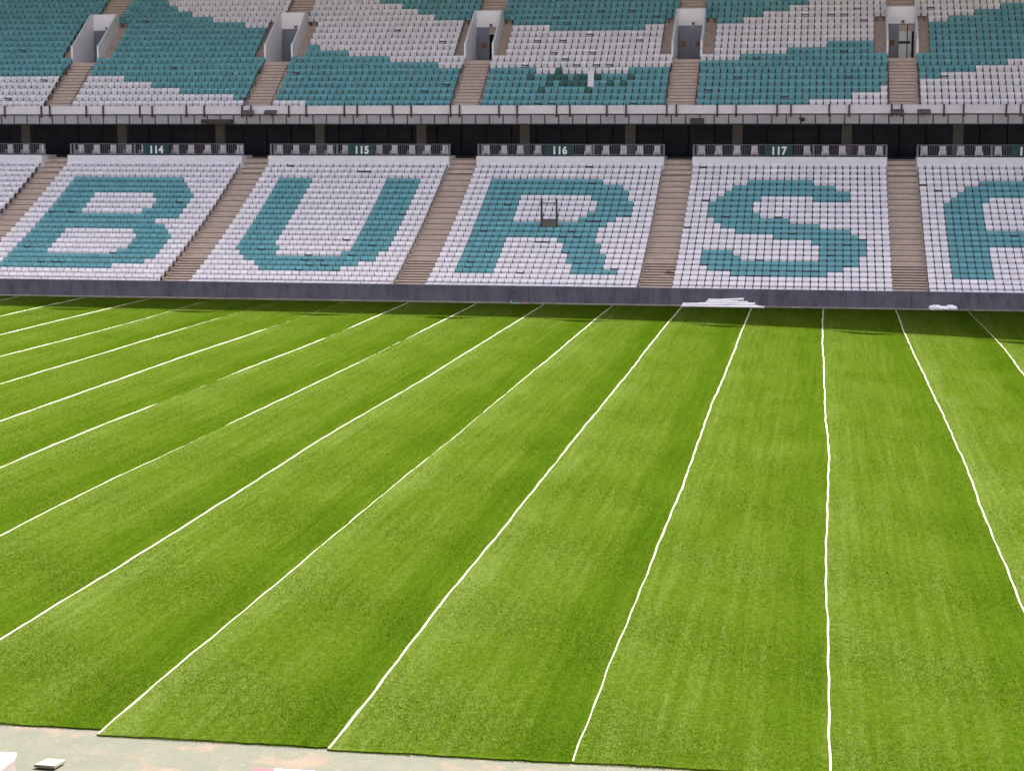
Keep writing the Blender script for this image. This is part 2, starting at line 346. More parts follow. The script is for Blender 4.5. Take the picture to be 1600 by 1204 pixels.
# standing turf fibres, denser towards the near edge
def grass():
    n = 720000
    u = rng.random(n); ya, yb = 29.0, 106.9
    Y = 1 / (1 / ya - u * (1 / ya - 1 / yb))
    hd = math.radians(9.386); half = 830 / 2900
    # keep to a wedge a few metres wider than what the photograph takes in
    cx = -math.tan(hd) * Y
    xl = (np.tan(-hd - math.atan(half)) * Y) - 2.5; xr = (np.tan(-hd + math.atan(half)) * Y) + 2.5
    X = xl + (xr - xl) * rng.random(n)
    keep = np.zeros(n, bool); U = np.zeros(n); T = np.zeros(n)
    for k in range(-13, 9):
        a = np.interp(Y, [p[0] for p in SEAMS[k][0]], [p[1] for p in SEAMS[k][0]])
        b = np.interp(Y, [p[0] for p in SEAMS[k + 1][0]], [p[1] for p in SEAMS[k + 1][0]])
        s = (X > a + .012) & (X < b - .012) & (Y > NEAR_END.get(k, 29.1) - .02)
        keep |= s; U = np.where(s, (X - a) / (b - a), U); T = np.where(s, roll_tone[k], T)
    X, Y, U, T = X[keep], Y[keep], U[keep], T[keep]
    # loose fibres hanging over the cut near edge of every roll
    for k in range(-3, 6):
        m = 1100; x0, x1 = SEAMS[k][0][0][1], SEAMS[k + 1][0][0][1]; q = rng.random(m)
        X = np.append(X, x0 + .02 + (x1 - x0 - .04) * q); U = np.append(U, q); T = np.append(T, np.full(m, roll_tone[k]))
        Y = np.append(Y, NEAR_END.get(k, 29.1) + rng.normal(-.015, .022, m))
    edge_n = 9 * 1100; n = len(X)
    sc = Y / 30
    w = 0.011 * sc ** 0.75 * rng.uniform(.6, 1.3, n); h = 0.021 * sc ** .3 * rng.uniform(.6, 1.35, n)
    ang = rng.uniform(-1.2, 1.2, n); lean = rng.uniform(-.6, .6, n); leany = rng.normal(-.25, .45, n)
    P = np.empty((n, 3, 3), np.float32)
    ca, sa = np.cos(ang) * w / 2, np.sin(ang) * w / 2
    P[:, 0] = np.stack([X - ca, Y - sa, np.full(n, .024)], 1)
    P[:, 1] = np.stack([X + ca, Y + sa, np.full(n, .024)], 1)
    P[:, 2] = np.stack([X + lean * h, Y + leany * h, .028 + h], 1)
    P[n - edge_n:, :2, 2] = .006; P[n - edge_n:, 2, 2] -= .012; P[n - edge_n:, 2, 1] -= rng.uniform(0, .03, edge_n)
    me = bpy.data.meshes.new('grass')
    me.vertices.add(3 * n); me.vertices.foreach_set('co', P.ravel())
    me.loops.add(3 * n); me.loops.foreach_set('vertex_index', np.arange(3 * n, dtype=np.int32))
    me.polygons.add(n); me.polygons.foreach_set('loop_start', np.arange(0, 3 * n, 3, dtype=np.int32))
    me.polygons.foreach_set('loop_total', np.full(n, 3, np.int32))
    me.update(calc_edges=True)
    uvl = me.uv_layers.new(name='UVMap')
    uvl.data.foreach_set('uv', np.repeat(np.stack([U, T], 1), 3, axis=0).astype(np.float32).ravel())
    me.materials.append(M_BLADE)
    o = bpy.data.objects.new('grass', me); COL.objects.link(o)
    tag(o, 'short bright green turf fibres standing all over the rolled out pitch', 'grass', kind='stuff')
grass()

# ------------------------------------------------------------------ stand geometry
PER, SP, L118 = 14.74, 0.471, 6.28
SECS = list(range(112, 120))
def sec_left(s): return L118 + (s - 118) * PER
AISLES = [sec_left(s) - 1.01 for s in SECS[1:]]          # aisle centre left of each section
XA, XB = sec_left(112) - 1.0, sec_left(119) + 27 * SP + 1.0
TR = 0.7414
def low_y(r): return 109.09 + (r - 1) * TR               # plane of the seat backs of row r
def low_floor(r): return 1.0732 + .23807 * r + .0025165 * r * r - .80
UT, UR = 0.70, 0.4545
def up_y(r): return 126.6 + UT * r
def up_floor(r): return 12.10 + UR * r - .80
UC = lambda s: 5.33 + (s - 118) * PER + 7.37             # centre of an upper section

# perimeter wall
wall = empty('perimeter_wall', (-20, 107.87, 0))
tag(wall, 'low blue grey concrete wall between the pitch and the front seats', 'wall')
PW = PER / 4
x = XA
while x < XB - .1:
    b = MB((x + PW / 2, 107.87, 0)); b.box(x + .012, x + PW - .012, 107.75, 108.0, 0, 1.0); b.build('wall_panel', M_WALL, wall); x += PW
for hx_, hz_ in ((-49.4, .72), (-44.6, .85), (-41.0, .55), (-36.2, .80), (-30.4, .48), (-26.1, .84), (-21.8, .62), (-16.3, .66), (-13.4, .50), (-9.7, .80), (-7.3, .78), (-5.2, .88), (-3.6, .72), (1.3, .85), (1.35, .30), (4.9, .60), (9.3, .70), (10.6, .42)):
    b = MB((hx_, 107.74, hz_)); b.tube((hx_, 107.751, hz_), (hx_, 107.742, hz_), .045, 10, .02); b.build('drain_outlet', M_BLACK, wall)
b = MB((-20, 107.9, 0)); b.box(XA, XB, 107.80, 107.99, 0, .985); b.build('wall_core', M_DARKFLOOR, wall)

# lower stand: terraces, aisle stairs, concourse slab edge
lower = empty('lower_stand', (-20, 117, 0))
tag(lower, 'tan stepped concrete lower tier carrying seats that spell letters', 'grandstand')
for r in range(24):
    y0, y1 = low_y(r) - .60, low_y(r) - .60 + TR
    if r == 0: y0 = 108.01
    z = low_floor(r); b = MB((-20, y0, z)); b.box(XA, XB, y0, y1 + .02, max(0.001, z - .45), z); b.build('terrace_step', M_TAN, lower)
b = MB((-20, 125.7, 8)); 
for s in SECS:
    xl = sec_left(s) - .05; b.box(xl, xl + 27 * SP + .1, low_y(23) + .30, 128.3, 6.5, 8.30)
b.build('slab_edge', M_WHITEWALL, lower)
for xc in AISLES:
    b = MB((xc, 117, 0)); b.box(xc - .93, xc + .93, 125.55, 128.3, 6.2, 7.02); st = b.build('aisle_stairs', M_TAN, lower)
    def step(y0, y1, z0, z1, nose):
        b = MB((xc, y0, z1)); b.box(xc - .985, xc + .985, y0, y1, z0, z1, 0)
        b.box(xc - .98, xc + .98, y0 - .006, y0 + .02, z1 - .075 - nose, z1 - .03, 1)
        b.build('stair_step', [M_TANSTEP, M_NOSE], st)
    for r in range(24):
        y0 = low_y(r) - .61 if r else 108.03
        y1 = low_y(r + 1) - .62; z = low_floor(r); h = low_floor(r + 1) - z
        step(y0, y1, z - .2, z + .014, .02 if r < 8 else 0.0)
        if r < 7: step(y0 + .37, y1 - .002, z + .016, z + h * .5 + .014, .02)
    for q in range(3):
        z = low_floor(24) + .33 * q
        y0 = low_y(24) - .61 + .70 * q; step(y0, y0 + .70 if q < 2 else 128.3, z - .3, z + .014, 0)

# front rail: a thin tube on short posts in front of the first row
fr = empty('front_rail', (-20, 107.9, 1.0)); tag(fr, 'thin grey tube rail along the top of the pitch wall', 'railing')
for s in SECS:
    xl = sec_left(s); xr = xl + 27 * SP
    b = MB((xl, 107.9, 1.0)); b.tube((xl, 107.92, 1.17), (xr, 107.92, 1.17), .014, 6); b.build('rail', M_GREYSTEEL, fr)
    for q in range(8):
        xx = xl + (xr - xl) * q / 7; b = MB((xx, 107.9, 1.0)); b.box(xx - .012, xx + .012, 107.908, 107.932, .99, 1.165); b.build('post', M_GREYSTEEL, fr)

# ------------------------------------------------------------------ concourse and upper stand
upper = empty('upper_stand', (-20, 128, 8.3))
tag(upper, 'steep tan upper tier on columns above the dark concourse', 'grandstand')
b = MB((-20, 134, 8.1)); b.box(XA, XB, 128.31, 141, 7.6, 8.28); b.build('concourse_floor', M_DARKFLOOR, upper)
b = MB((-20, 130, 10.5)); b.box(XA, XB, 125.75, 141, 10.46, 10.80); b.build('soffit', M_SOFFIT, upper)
xx = 1.69 - 7.37 * 12
while xx < XB:
    if xx > XA:
        b = MB((xx, 129.3, 8.28)); b.box(xx - .34, xx + .34, 129.0, 129.6, 8.281, 10.459); b.build('column', M_COLUMN, upper)
        for q in range(4):
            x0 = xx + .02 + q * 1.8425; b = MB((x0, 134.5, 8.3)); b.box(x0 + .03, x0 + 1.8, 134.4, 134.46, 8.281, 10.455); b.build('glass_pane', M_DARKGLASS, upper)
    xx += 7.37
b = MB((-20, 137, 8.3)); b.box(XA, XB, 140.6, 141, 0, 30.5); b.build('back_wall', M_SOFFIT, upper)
for r in range(26):
    y0 = up_y(r) - .52; z = up_floor(r); gap = 8 <= r <= 13
    b = MB((-20, y0, z))
    if not gap: b.box(XA, XB, y0, y0 + UT + .03, z - .7, z)
    else:
        edges = [XA]
        for s in SECS[1:]:
            c = UC(s) - 7.37; edges += [c - 1.0, c + 1.0]
        edges.append(XB)
        for q in range(0, len(edges), 2): b.box(edges[q], edges[q + 1], y0, y0 + UT + .03, z - .7, z)
    b.build('terrace_step', M_TAN, upper)
# fascia, balustrade panels, mullions, rails, brackets
FP = PER / 4
x = XA
while x < XB - .1:
    b = MB((x, 125.6, 11.4)); b.box(x + .006, x + FP - .006, 125.52, 125.70, 11.16, 11.72); b.build('fascia_panel', M_FASCIA, upper); x += FP
b = MB((-20, 125.6, 10.8)); b.box(XA, XB, 125.42, 125.52, 11.075, 11.140); b.build('top_rail', M_STEEL, upper)
b = MB((-20, 125.6, 10.4)); b.box(XA, XB, 125.46, 125.70, 10.43, 10.50); b.build('bottom_rail', M_STEEL, upper)
GP = PER / 15.5
x = XA; pm = MB((0, 0, 0)); pm.box(.045, GP - .045, -.015, .015, -.29, .29); pme = pm.mesh('balustrade_panel', M_PANEL)
mm = MB(); mm.box(-.035, .035, -.03, .03, -.292, .292); mme = mm.mesh('mullion', M_STEEL)
while x < XB - GP:
    inst(pme, 'balustrade_panel', (x, 125.49, 10.793), upper); inst(mme, 'mullion', (x, 125.49, 10.793), upper); x += GP
bk = MB(); bk.box(-.055, .055, -.06, .0, -.8, 0.03); bk.box(-.03, .03, 0, .10, -.06, -.0); bk.box(-.11, .11, -.05, -.01, -.69, -.63); bkm = bk.mesh('bracket', M_STEEL)
for s in range(110, 120):
    for off in (0, .63, 3.35, 4.6, 7.3, 8.2, 10.7, 12.0):
        xx = sec_left(s) - 1.78 + off
        if XA < xx < XB: inst(bkm, 'bracket', (xx, 125.45, 11.73), upper)
b = MB((-20, 125.9, 11)); b.box(XA, XB, 125.71, up_y(0) - .52, 10.81, up_floor(0) - .002); b.build('front_walkway', M_TAN, upper)

# stairs and entrance portals of the upper tier
for ai, s in enumerate(SECS[1:]):
    c = UC(s) - 7.37
    b = MB((c, 128, 12)); b.box(c - .88, c + .88, 125.95, 126.05, 10.82, 11.1); st = b.build('aisle_stairs', M_TAN, upper)
    def step(y0, y1, z0, z1, hw):
        b = MB((c, y0, z1)); b.box(c - hw, c + hw, y0, y1, z0, z1); b.box(c - hw + .004, c + hw - .004, y0 - .005, y0 + .02, z1 - .07, z1 - .035, 1)
        b.build('stair_step', [M_TANSTEP, M_NOSE], st)
    for r in list(range(0, 8)) + list(range(14, 20)):
        y0 = up_y(r) - .53; z = up_floor(r)
        step(y0, y0 + UT, z - .2, z + .014, .90); step(y0 + .35, y0 + UT - .002, z + .016, z + UR / 2 + .014, .90)
    # handrails on both sides of the lower flight
    for sx in (-1, 1):
        hb = MB((c, 127, 12)); xx = c + sx * .99
        for q in (0, 2, 4, 6): hb.box(xx - .02, xx + .02, up_y(q) - .3, up_y(q) - .26, up_floor(q), up_floor(q) + .62)
        hb.tube((xx, up_y(0) - .3, up_floor(0) + .62), (xx, up_y(6) - .26, up_floor(6) + .62), .022, 6)
        hb.build('handrail', M_STEEL, upper)
    # portal: two side walls with raking tops, header over the doors
    yf, yb, zf = up_y(8) - .54, up_y(14) - .56, up_floor(8)
    b = MB((c, yf, zf))
    for sx in (-1, 1):
        x0, x1 = sorted((c + sx * .94, c + sx * 1.07))
        prof = [(yf, zf - .6), (yf, zf + 1.28), (yf + .25, zf + 1.30), (yb - .3, up_floor(14) + 1.0), (yb + .16, up_floor(14) + 1.02), (yb + .16, zf - .6)]
        b.prism(prof, x0, x1)
    b.box(c - .938, c + .938, yb, yb + .15, zf + 2.55, up_floor(14) + 1.02)
    port = b.build('entrance_portal', M_PORTAL, upper, bevel=.012)
    b = MB((c, yf, zf)); b.box(c - .935, c + .935, yf + .02, yb + 1.5, zf - .3, zf + .012); b.build('portal_floor', M_TANSTEP, port)
    b = MB((c, yb, zf)); b.box(c - .935, c + .935, yb + .9, yb + 1.0, zf + .013, zf + 2.6); b.build('passage_dark_panel', M_BLACK, port)  # black panel across the passage, the opening's darkness put into its colour
    b = MB((c, yb, zf)); b.box(c - .9, c + .9, yb + .02, yb + .09, zf + 2.47, zf + 2.55); b.build('door_frame', M_DOOR, port)
    b = MB((c, yb, zf)); b.box(c + .05, c + .25, yb - .10, yb - .002, zf + 2.58, zf + 2.78); b.build('exit_lamp', M_LAMP, port)
    def leaf(x0, x1, m=M_DOOR):
        b = MB((c, yb, zf)); b.box(c + x0, c + x1, yb + .03, yb + .08, zf + .02, zf + 2.468)
        for (za, zb) in ((.2, 1.05), (1.25, 2.25)): b.box(c + x0 + .1, c + x1 - .1, yb + .024, yb + .03, zf + za, zf + zb)
        b.build('door', m, port, bevel=.004)
    def sign(x0):
        b = MB((c, yb, zf)); b.box(c + x0, c + x0 + .36, yb + .012, yb + .022, zf + 1.02, zf + 1.42); b.build('door_notice', M_DOORSIGN, port)
    k = s
    if k in (114,): leaf(-.9, -.01); leaf(.01, .9)
    elif k == 116: leaf(-.9, .02); 
    elif k == 115: leaf(-.9, .3); sign(-.1)
    elif k == 117: leaf(-.9, -.01); leaf(.01, .9); sign(-.72); sign(.36)
    elif k == 118:
        leaf(-.9, -.12); sign(-.75)
        b = MB((c, yb, zf)); b.box(c - .1, c + .78, yb + .05, yb + .07, zf + .03, zf + 2.46); b.build('glass_door', M_DOORGLASS, port)
        b = MB((c, yb, zf)); b.box(c - .1, c + .7, yb + .02, yb + .048, zf + 1.15, zf + 1.33); b.build('push_bar', M_BLACK, port)
        b = MB((c, yb, zf)); b.box(c + .45, c + .52, yb + .03, yb + .049, zf + .03, zf + 2.46); b.build('door_stile', M_BLACK, port)
    else: leaf(-.9, -.01); leaf(.01, .9)
    if k == 116: sign(-.55)

# ------------------------------------------------------------------ the stand the photograph was taken from
near = empty('near_stand', (-20, 5, 0)); tag(near, 'tan stepped stand across the pitch from the lettered seats', 'grandstand')
for r in range(25):
    yb_ = 21.0 - TR * r; z = low_floor(r); b = MB((-20, yb_, z)); b.box(-110, 80, yb_ - TR - .02, yb_, max(.001, z - .45), z); b.build('terrace_step', M_TAN, near)
b = MB((-20, -2, 8)); b.box(-110, 80, -20, 2.4, 7.2, 7.9); b.build('concourse_floor', M_DARKFLOOR, near)
for r in range(24):
    yb_ = -5.0 - UT * r; z = 12.2 + UR * r; b = MB((-20, yb_, z)); b.box(-110, 80, yb_ - UT - .02, yb_, z - .7, z); b.build('terrace_step', M_TAN, near)
b = MB((-20, -22, 10)); b.box(-110, 80, -22.5, -21.9, 0, 23.5); b.build('back_wall', M_SOFFIT, near)
b = MB((-20, 21.2, 0)); b.box(-110, 80, 21.01, 21.25, 0, 1.0); b.build('front_wall', M_WALL, near)
for q in range(-7, 6):
    b = MB((q * PER, -8, 8)); b.box(q * PER - .34, q * PER + .34, -8.3, -7.7, 7.9, 13.4); b.build('column', M_COLUMN, near)

# ------------------------------------------------------------------ roof over the stand (its edge throws the shadow band on the far turf)
ZR = 33.0
SHADOW = [(-130, 101.2), (-70, 101.2), (-47, 101.0), (-35, 100.6), (-24, 99.95), (-16.4, 99.4), (-9.4, 98.9), (-5.9, 98.1), (-2.5, 97.05), (0.8, 96.1), (4, 94.8), (7, 93.5), (10, 92.5), (20, 88.2), (40, 78)]
def edge(xs):
    y = np.interp(xs, [p[0] for p in SHADOW], [p[1] for p in SHADOW]); t = ZR / SDIR.z
    return (xs + SDIR.x * t, float(y) + SDIR.y * t)
roof = empty('stand_roof', (-20, 141, 30)); tag(roof, 'pale membrane roof spanning above the upper tier', 'roof')
xs = -125.0
while xs < 38:
    e0, e1 = edge(xs), edge(xs + 3.69)
    b = MB((e0[0], 150, ZR)); P = []
    for (ex, ey) in (e0, e1): P += [(ex, ey, ZR), (ex, ey, ZR + .25), (ex, 165, ZR + 4.25), (ex, 165, ZR + 4)]
    b.poly(P, [(0, 4, 5, 1), (1, 5, 6, 2), (3, 2, 6, 7), (0, 3, 7, 4), (0, 1, 2, 3), (4, 7, 6, 5)]); b.build('roof_panel', M_ROOF, roof)
    # edge cable with a sagging membrane pocket at every second bay
    n = 12; b = MB((e0[0], e0[1], ZR)); pock = int(round((xs + 125) / 3.69)) % 2 == 0
    for i in range(n):
        q0, q1 = edge(xs + 3.69 * i / n), edge(xs + 3.69 * (i + 1) / n)
        w0 = .06 + (.95 * max(0, math.sin(math.pi * i / n)) ** 1.5 if pock else 0); w1 = .06 + (.95 * max(0, math.sin(math.pi * (i + 1) / n)) ** 1.5 if pock else 0)
        a = .75
        b.poly([(q0[0], q0[1] - a - w0, ZR), (q0[0], q0[1] - a, ZR), (q1[0], q1[1] - a, ZR), (q1[0], q1[1] - a - w1, ZR),
                (q0[0], q0[1] - a - w0, ZR + .06), (q0[0], q0[1] - a, ZR + .06), (q1[0], q1[1] - a, ZR + .06), (q1[0], q1[1] - a - w1, ZR + .06)],
               [(0, 1, 2, 3), (4, 7, 6, 5), (0, 4, 5, 1), (1, 5, 6, 2), (2, 6, 7, 3), (3, 7, 4, 0)])
    q = edge(xs); b.box(q[0] - .03, q[0] + .03, q[1] - .6, q[1] + .3, ZR + .02, ZR + .1)
    b.build('edge_cable', M_STEEL, roof)
    xs += 3.69
xx = XA
while xx < XB:
    b = MB((xx, 143, 0)); b.box(xx - .4, xx + .4, 146, 146.8, 0, ZR + 2.45); b.build('roof_column', M_COLUMN, roof); xx += PER
b = MB((-20, 147, 20)); b.box(XA - 4, XB + 4, 147.5, 147.8, 0, ZR + 2.5); b.build('rear_cladding', M_SOFFIT, roof)

# ------------------------------------------------------------------ seats
# lower tier: section -> row -> (first, last) turquoise seat numbers
LOWER_TURQUOISE = {
    112: {},
    113: {},
    114: {3: [(3, 19)], 4: [(3, 20)], 5: [(3, 21)], 6: [(3, 7), (17, 22)], 7: [(3, 7), (18, 22)], 8: [(3, 7), (18, 22)], 9: [(3, 7), (17, 22)], 10: [(3, 22)], 11: [(3, 19)], 12: [(3, 21)], 13: [(3, 7), (18, 22)], 14: [(3, 7), (19, 23)], 15: [(3, 7), (19, 23)], 16: [(3, 7), (19, 23)], 17: [(3, 7), (18, 23)], 18: [(3, 23)], 19: [(3, 22)], 20: [(3, 18)]},
    115: {3: [(3, 7), (19, 23)], 4: [(3, 7), (19, 23)], 5: [(3, 7), (19, 23)], 6: [(3, 7), (19, 23)], 7: [(3, 7), (19, 23)], 8: [(3, 7), (19, 23)], 9: [(3, 7), (19, 23)], 10: [(3, 7), (19, 23)], 11: [(3, 7), (19, 23)], 12: [(3, 7), (19, 23)], 13: [(3, 7), (19, 23)], 14: [(3, 7), (19, 23)], 15: [(3, 7), (19, 23)], 16: [(3, 8), (19, 23)], 17: [(4, 8), (18, 22)], 18: [(5, 22)], 19: [(7, 20)], 20: [(8, 18)]},
    116: {3: [(3, 18)], 4: [(3, 21)], 5: [(3, 22)], 6: [(3, 7), (18, 22)], 7: [(3, 7), (19, 23)], 8: [(3, 7), (19, 23)], 9: [(3, 7), (18, 23)], 10: [(3, 7), (17, 21)], 11: [(3, 20)], 12: [(3, 19)], 13: [(3, 19)], 14: [(3, 7), (15, 19)], 15: [(3, 7), (16, 20)], 16: [(3, 7), (16, 20)], 17: [(3, 7), (17, 21)], 18: [(3, 7), (17, 21)], 19: [(3, 7), (18, 21)], 20: [(3, 7), (18, 23)]},
    117: {3: [(8, 16)], 4: [(6, 19)], 5: [(5, 21)], 6: [(4, 9), (17, 21)], 7: [(3, 8)], 8: [(3, 8)], 9: [(3, 9)], 10: [(4, 13)], 11: [(5, 17)], 12: [(7, 21)], 13: [(12, 22)], 14: [(17, 23)], 15: [(18, 23)], 16: [(3, 6), (18, 23)], 17: [(3, 7), (18, 22)], 18: [(3, 22)], 19: [(4, 20)], 20: [(7, 18)]},
    118: {3: [(8, 18)], 4: [(6, 20)], 5: [(5, 21)], 6: [(4, 8), (18, 22)], 7: [(3, 7), (19, 23)], 8: [(3, 7), (19, 23)], 9: [(3, 7), (19, 23)], 10: [(3, 7), (19, 23)], 11: [(3, 7), (19, 23)], 12: [(3, 23)], 13: [(3, 23)], 14: [(3, 23)], 15: [(3, 7), (19, 23)], 16: [(3, 7), (19, 23)], 17: [(3, 7), (19, 23)], 18: [(3, 7), (19, 23)], 19: [(3, 7), (19, 23)], 20: [(3, 7), (19, 23)]},
    119: {3: [(8, 16)], 4: [(6, 19)], 5: [(5, 21)], 6: [(4, 9), (17, 21)], 7: [(3, 8)], 8: [(3, 8)], 9: [(3, 9)], 10: [(4, 13)], 11: [(5, 17)], 12: [(7, 21)], 13: [(12, 22)], 14: [(17, 23)], 15: [(18, 23)], 16: [(3, 6), (18, 23)], 17: [(3, 7), (18, 22)], 18: [(3, 22)], 19: [(4, 20)], 20: [(7, 18)]},
}
LOWER_LOWERED = [(114, 7, 21), (114, 9, 3), (114, 9, 6), (114, 16, 4), (114, 17, 17), (114, 19, 8), (114, 19, 10), (114, 19, 11), (115, 0, 3), (115, 1, 14), (115, 1, 15), (115, 9, 23), (115, 14, 17), (115, 15, 21), (115, 16, 6), (115, 17, 13), (115, 17, 19), (115, 18, 13), (115, 18, 15), (115, 19, 14), (115, 19, 16), (115, 20, 13), (115, 20, 18), (116, 0, 16), (116, 3, 17), (116, 7, 6), (116, 9, 23), (116, 10, 18), (116, 10, 19), (116, 12, 4), (116, 12, 16), (116, 13, 15), (116, 13, 17), (116, 14, 12), (116, 14, 13), (116, 16, 6), (116, 16, 16), (116, 18, 4), (116, 18, 18), (116, 19, 4), (116, 19, 23), (116, 20, 11), (117, 0, 1), (117, 6, 2), (117, 9, 5), (117, 9, 12), (117, 11, 0), (117, 12, 14), (117, 13, 23), (117, 14, 21), (117, 16, 19), (117, 17, 10), (117, 18, 3), (117, 18, 21), (117, 19, 5), (117, 19, 6), (117, 19, 12), (117, 19, 14), (117, 19, 16), (117, 19, 17), (117, 20, 7), (117, 20, 9), (117, 20, 10), (117, 20, 11), (118, 3, 0), (118, 4, 2), (118, 12, 11)]
# upper tier: section -> row -> (first, last) turquoise seat numbers
UPPER_TURQUOISE = {
    112: {5: [(0, 26)], 6: [(0, 27)], 7: [(0, 27)], 8: [(0, 27)], 9: [(0, 27)], 10: [(0, 27)], 11: [(0, 27)], 12: [(0, 27)], 13: [(0, 27)], 14: [(0, 27)], 15: [(0, 27)], 16: [(0, 27)], 17: [(0, 27)], 18: [(0, 27)]},
    113: {5: [(0, 26)], 6: [(0, 27)], 7: [(0, 27)], 8: [(0, 27)], 9: [(0, 27)], 10: [(0, 27)], 11: [(0, 27)], 12: [(0, 27)], 13: [(0, 27)], 14: [(0, 27)], 15: [(0, 27)], 16: [(0, 27)], 17: [(0, 27)], 18: [(0, 27)]},
    114: {1: [(25, 26)], 2: [(16, 26)], 3: [(11, 26)], 4: [(6, 26)], 5: [(0, 26)], 6: [(0, 27)], 7: [(0, 27)], 8: [(0, 27)], 9: [(0, 27)], 10: [(0, 27)], 11: [(0, 27)], 12: [(0, 27)], 13: [(0, 21)], 14: [(0, 15)], 15: [(0, 11)], 16: [(0, 8)], 17: [(0, 6)], 18: [(0, 5)]},
    115: {0: [(5, 26)], 1: [(0, 26)], 2: [(0, 26)], 3: [(0, 26)], 4: [(0, 26)], 5: [(0, 26)], 6: [(0, 23)], 7: [(0, 15)], 8: [(0, 8)], 9: [(0, 3)], 13: [(26, 27)], 14: [(21, 27)], 15: [(18, 27)], 16: [(15, 27)], 17: [(11, 27)], 18: [(8, 27)]},
    116: {0: [(0, 26)], 1: [(0, 26)], 2: [(0, 26)], 3: [(0, 26)], 4: [(0, 26)], 5: [(0, 6), (10, 10), (21, 26)], 12: [(8, 22)], 13: [(0, 27)], 14: [(0, 27)], 15: [(0, 27)], 16: [(0, 27)], 17: [(0, 27)], 18: [(0, 27)]},
    117: {0: [(0, 15)], 1: [(0, 21)], 2: [(0, 25)], 3: [(0, 26)], 4: [(0, 26)], 5: [(0, 26)], 6: [(0, 27)], 7: [(6, 27)], 8: [(13, 27)], 9: [(19, 27)], 13: [(0, 5)], 14: [(0, 8)], 15: [(0, 12)], 16: [(0, 15)], 17: [(0, 15)], 18: [(0, 15)]},
    118: {4: [(0, 2)], 5: [(0, 7)], 6: [(0, 12)], 7: [(0, 27)], 8: [(0, 27)], 9: [(0, 27)], 10: [(0, 27)], 11: [(0, 27)], 12: [(0, 27)], 13: [(5, 27)], 14: [(9, 27)], 15: [(13, 27)], 16: [(17, 27)], 17: [(20, 27)], 18: [(23, 27)]},
    119: {0: [(0, 11)], 1: [(0, 11)], 2: [(0, 11)], 3: [(0, 11)], 4: [(0, 11)], 5: [(0, 11)]},
}
UPPER_LOWERED = [(113, 1, 20), (113, 4, 24), (113, 9, 18), (114, 1, 26), (114, 6, 13), (114, 14, 4), (115, 0, 22), (115, 2, 22), (115, 3, 25), (115, 5, 1), (115, 10, 23), (115, 12, 15), (116, 0, 8), (116, 0, 10), (116, 0, 22), (116, 6, 5), (116, 6, 13), (116, 6, 16), (116, 6, 18), (116, 7, 11), (116, 8, 9), (116, 8, 15), (116, 10, 6), (116, 10, 10), (116, 10, 22), (116, 11, 14), (116, 13, 10), (116, 14, 8), (116, 14, 24), (116, 15, 15), (116, 15, 20), (117, 1, 12), (117, 2, 1), (117, 4, 5), (117, 4, 21), (117, 7, 8), (117, 8, 21), (117, 13, 24), (117, 14, 15), (117, 14, 19), (117, 14, 21), (117, 15, 23), (118, 4, 3), (118, 15, 2)]
UPPER_DARK = [(116, 2, 8), (116, 2, 15), (116, 3, 9), (116, 3, 11), (116, 3, 12), (116, 3, 13), (116, 3, 14), (116, 3, 18), (116, 3, 20), (116, 4, 6), (116, 4, 9), (116, 4, 10), (116, 4, 11), (116, 4, 13), (116, 4, 14), (116, 4, 16), (116, 4, 21), (116, 5, 10)]

def seat_mesh(name, down, m):
    b = MB()
    # backrest: a shell wider at the top, chamfered corners, leaning back
    def shell(prof, th, mi):   # prof: list of (z, half width, y)
        fr = [(-w, y, z) for z, w, y in prof] + [(w, y, z) for z, w, y in reversed(prof)]
        bk = [(x, y + th, z) for x, y, z in fr]; n = len(fr); k = len(prof)
        F = [(i, i + 1, n - 2 - i, n - 1 - i) for i in range(k - 1)]
        F += [tuple(n + q for q in f[::-1]) for f in F] + [(i, n + i, n + (i + 1) % n, (i + 1) % n) for i in range(n)]
        b.poly(fr + bk, F, mi)
    if down: shell([(.585, .195, .0), (.64, .205, .008), (.76, .208, .035), (.80, .185, .045)], .028, 0); b.box(-.17, .17, .03, .05, .46, .60, 1)  # lowered seat: dark plate fills the open gap, shade put into its colour
    else: shell([(.40, .175, -.03), (.54, .186, .0), (.64, .208, .012), (.77, .212, .045), (.80, .190, .058)], .028, 0)
    if down:
        b.poly([(-.18, -.42, .42), (.18, -.42, .42), (.19, -.06, .38), (-.19, -.06, .38), (-.18, -.42, .47), (.18, -.42, .47), (.19, -.06, .42), (-.19, -.06, .42)],
               [(3, 2, 1, 0), (4, 5, 6, 7), (0, 1, 5, 4), (1, 2, 6, 5), (2, 3, 7, 6), (3, 0, 4, 7)], 0)
    else:
        shell([(.36, .16, -.075), (.46, .182, -.10), (.63, .192, -.150), (.67, .175, -.135)], .05, 0)
    b.box(-.03, .03, -.06, .03, 0.001, .40, 1); b.box(-.20, .20, -.05, -.01, .33, .37, 1)
    b.box(-.2345, .2345, .075, .10, .42, .67, 1)  # dark bar added behind the backs so gaps between seats read as shaded
    return b.mesh(name, [m, M_BRACKET_GAP_SHADE])
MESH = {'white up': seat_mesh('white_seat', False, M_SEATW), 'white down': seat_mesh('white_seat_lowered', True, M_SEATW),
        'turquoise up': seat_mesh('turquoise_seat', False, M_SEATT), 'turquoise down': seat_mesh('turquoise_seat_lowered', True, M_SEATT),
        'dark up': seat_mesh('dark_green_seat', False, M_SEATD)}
UP_W, DOWN_W, UP_T, DOWN_T, UP_D = 'white up', 'white down', 'turquoise up', 'turquoise down', 'dark up'
rest = {UP_W: [], DOWN_W: [], UP_T: [], DOWN_T: [], UP_D: []}
LETTER = {114: 'B', 115: 'U', 116: 'R', 117: 'S', 118: 'A'}
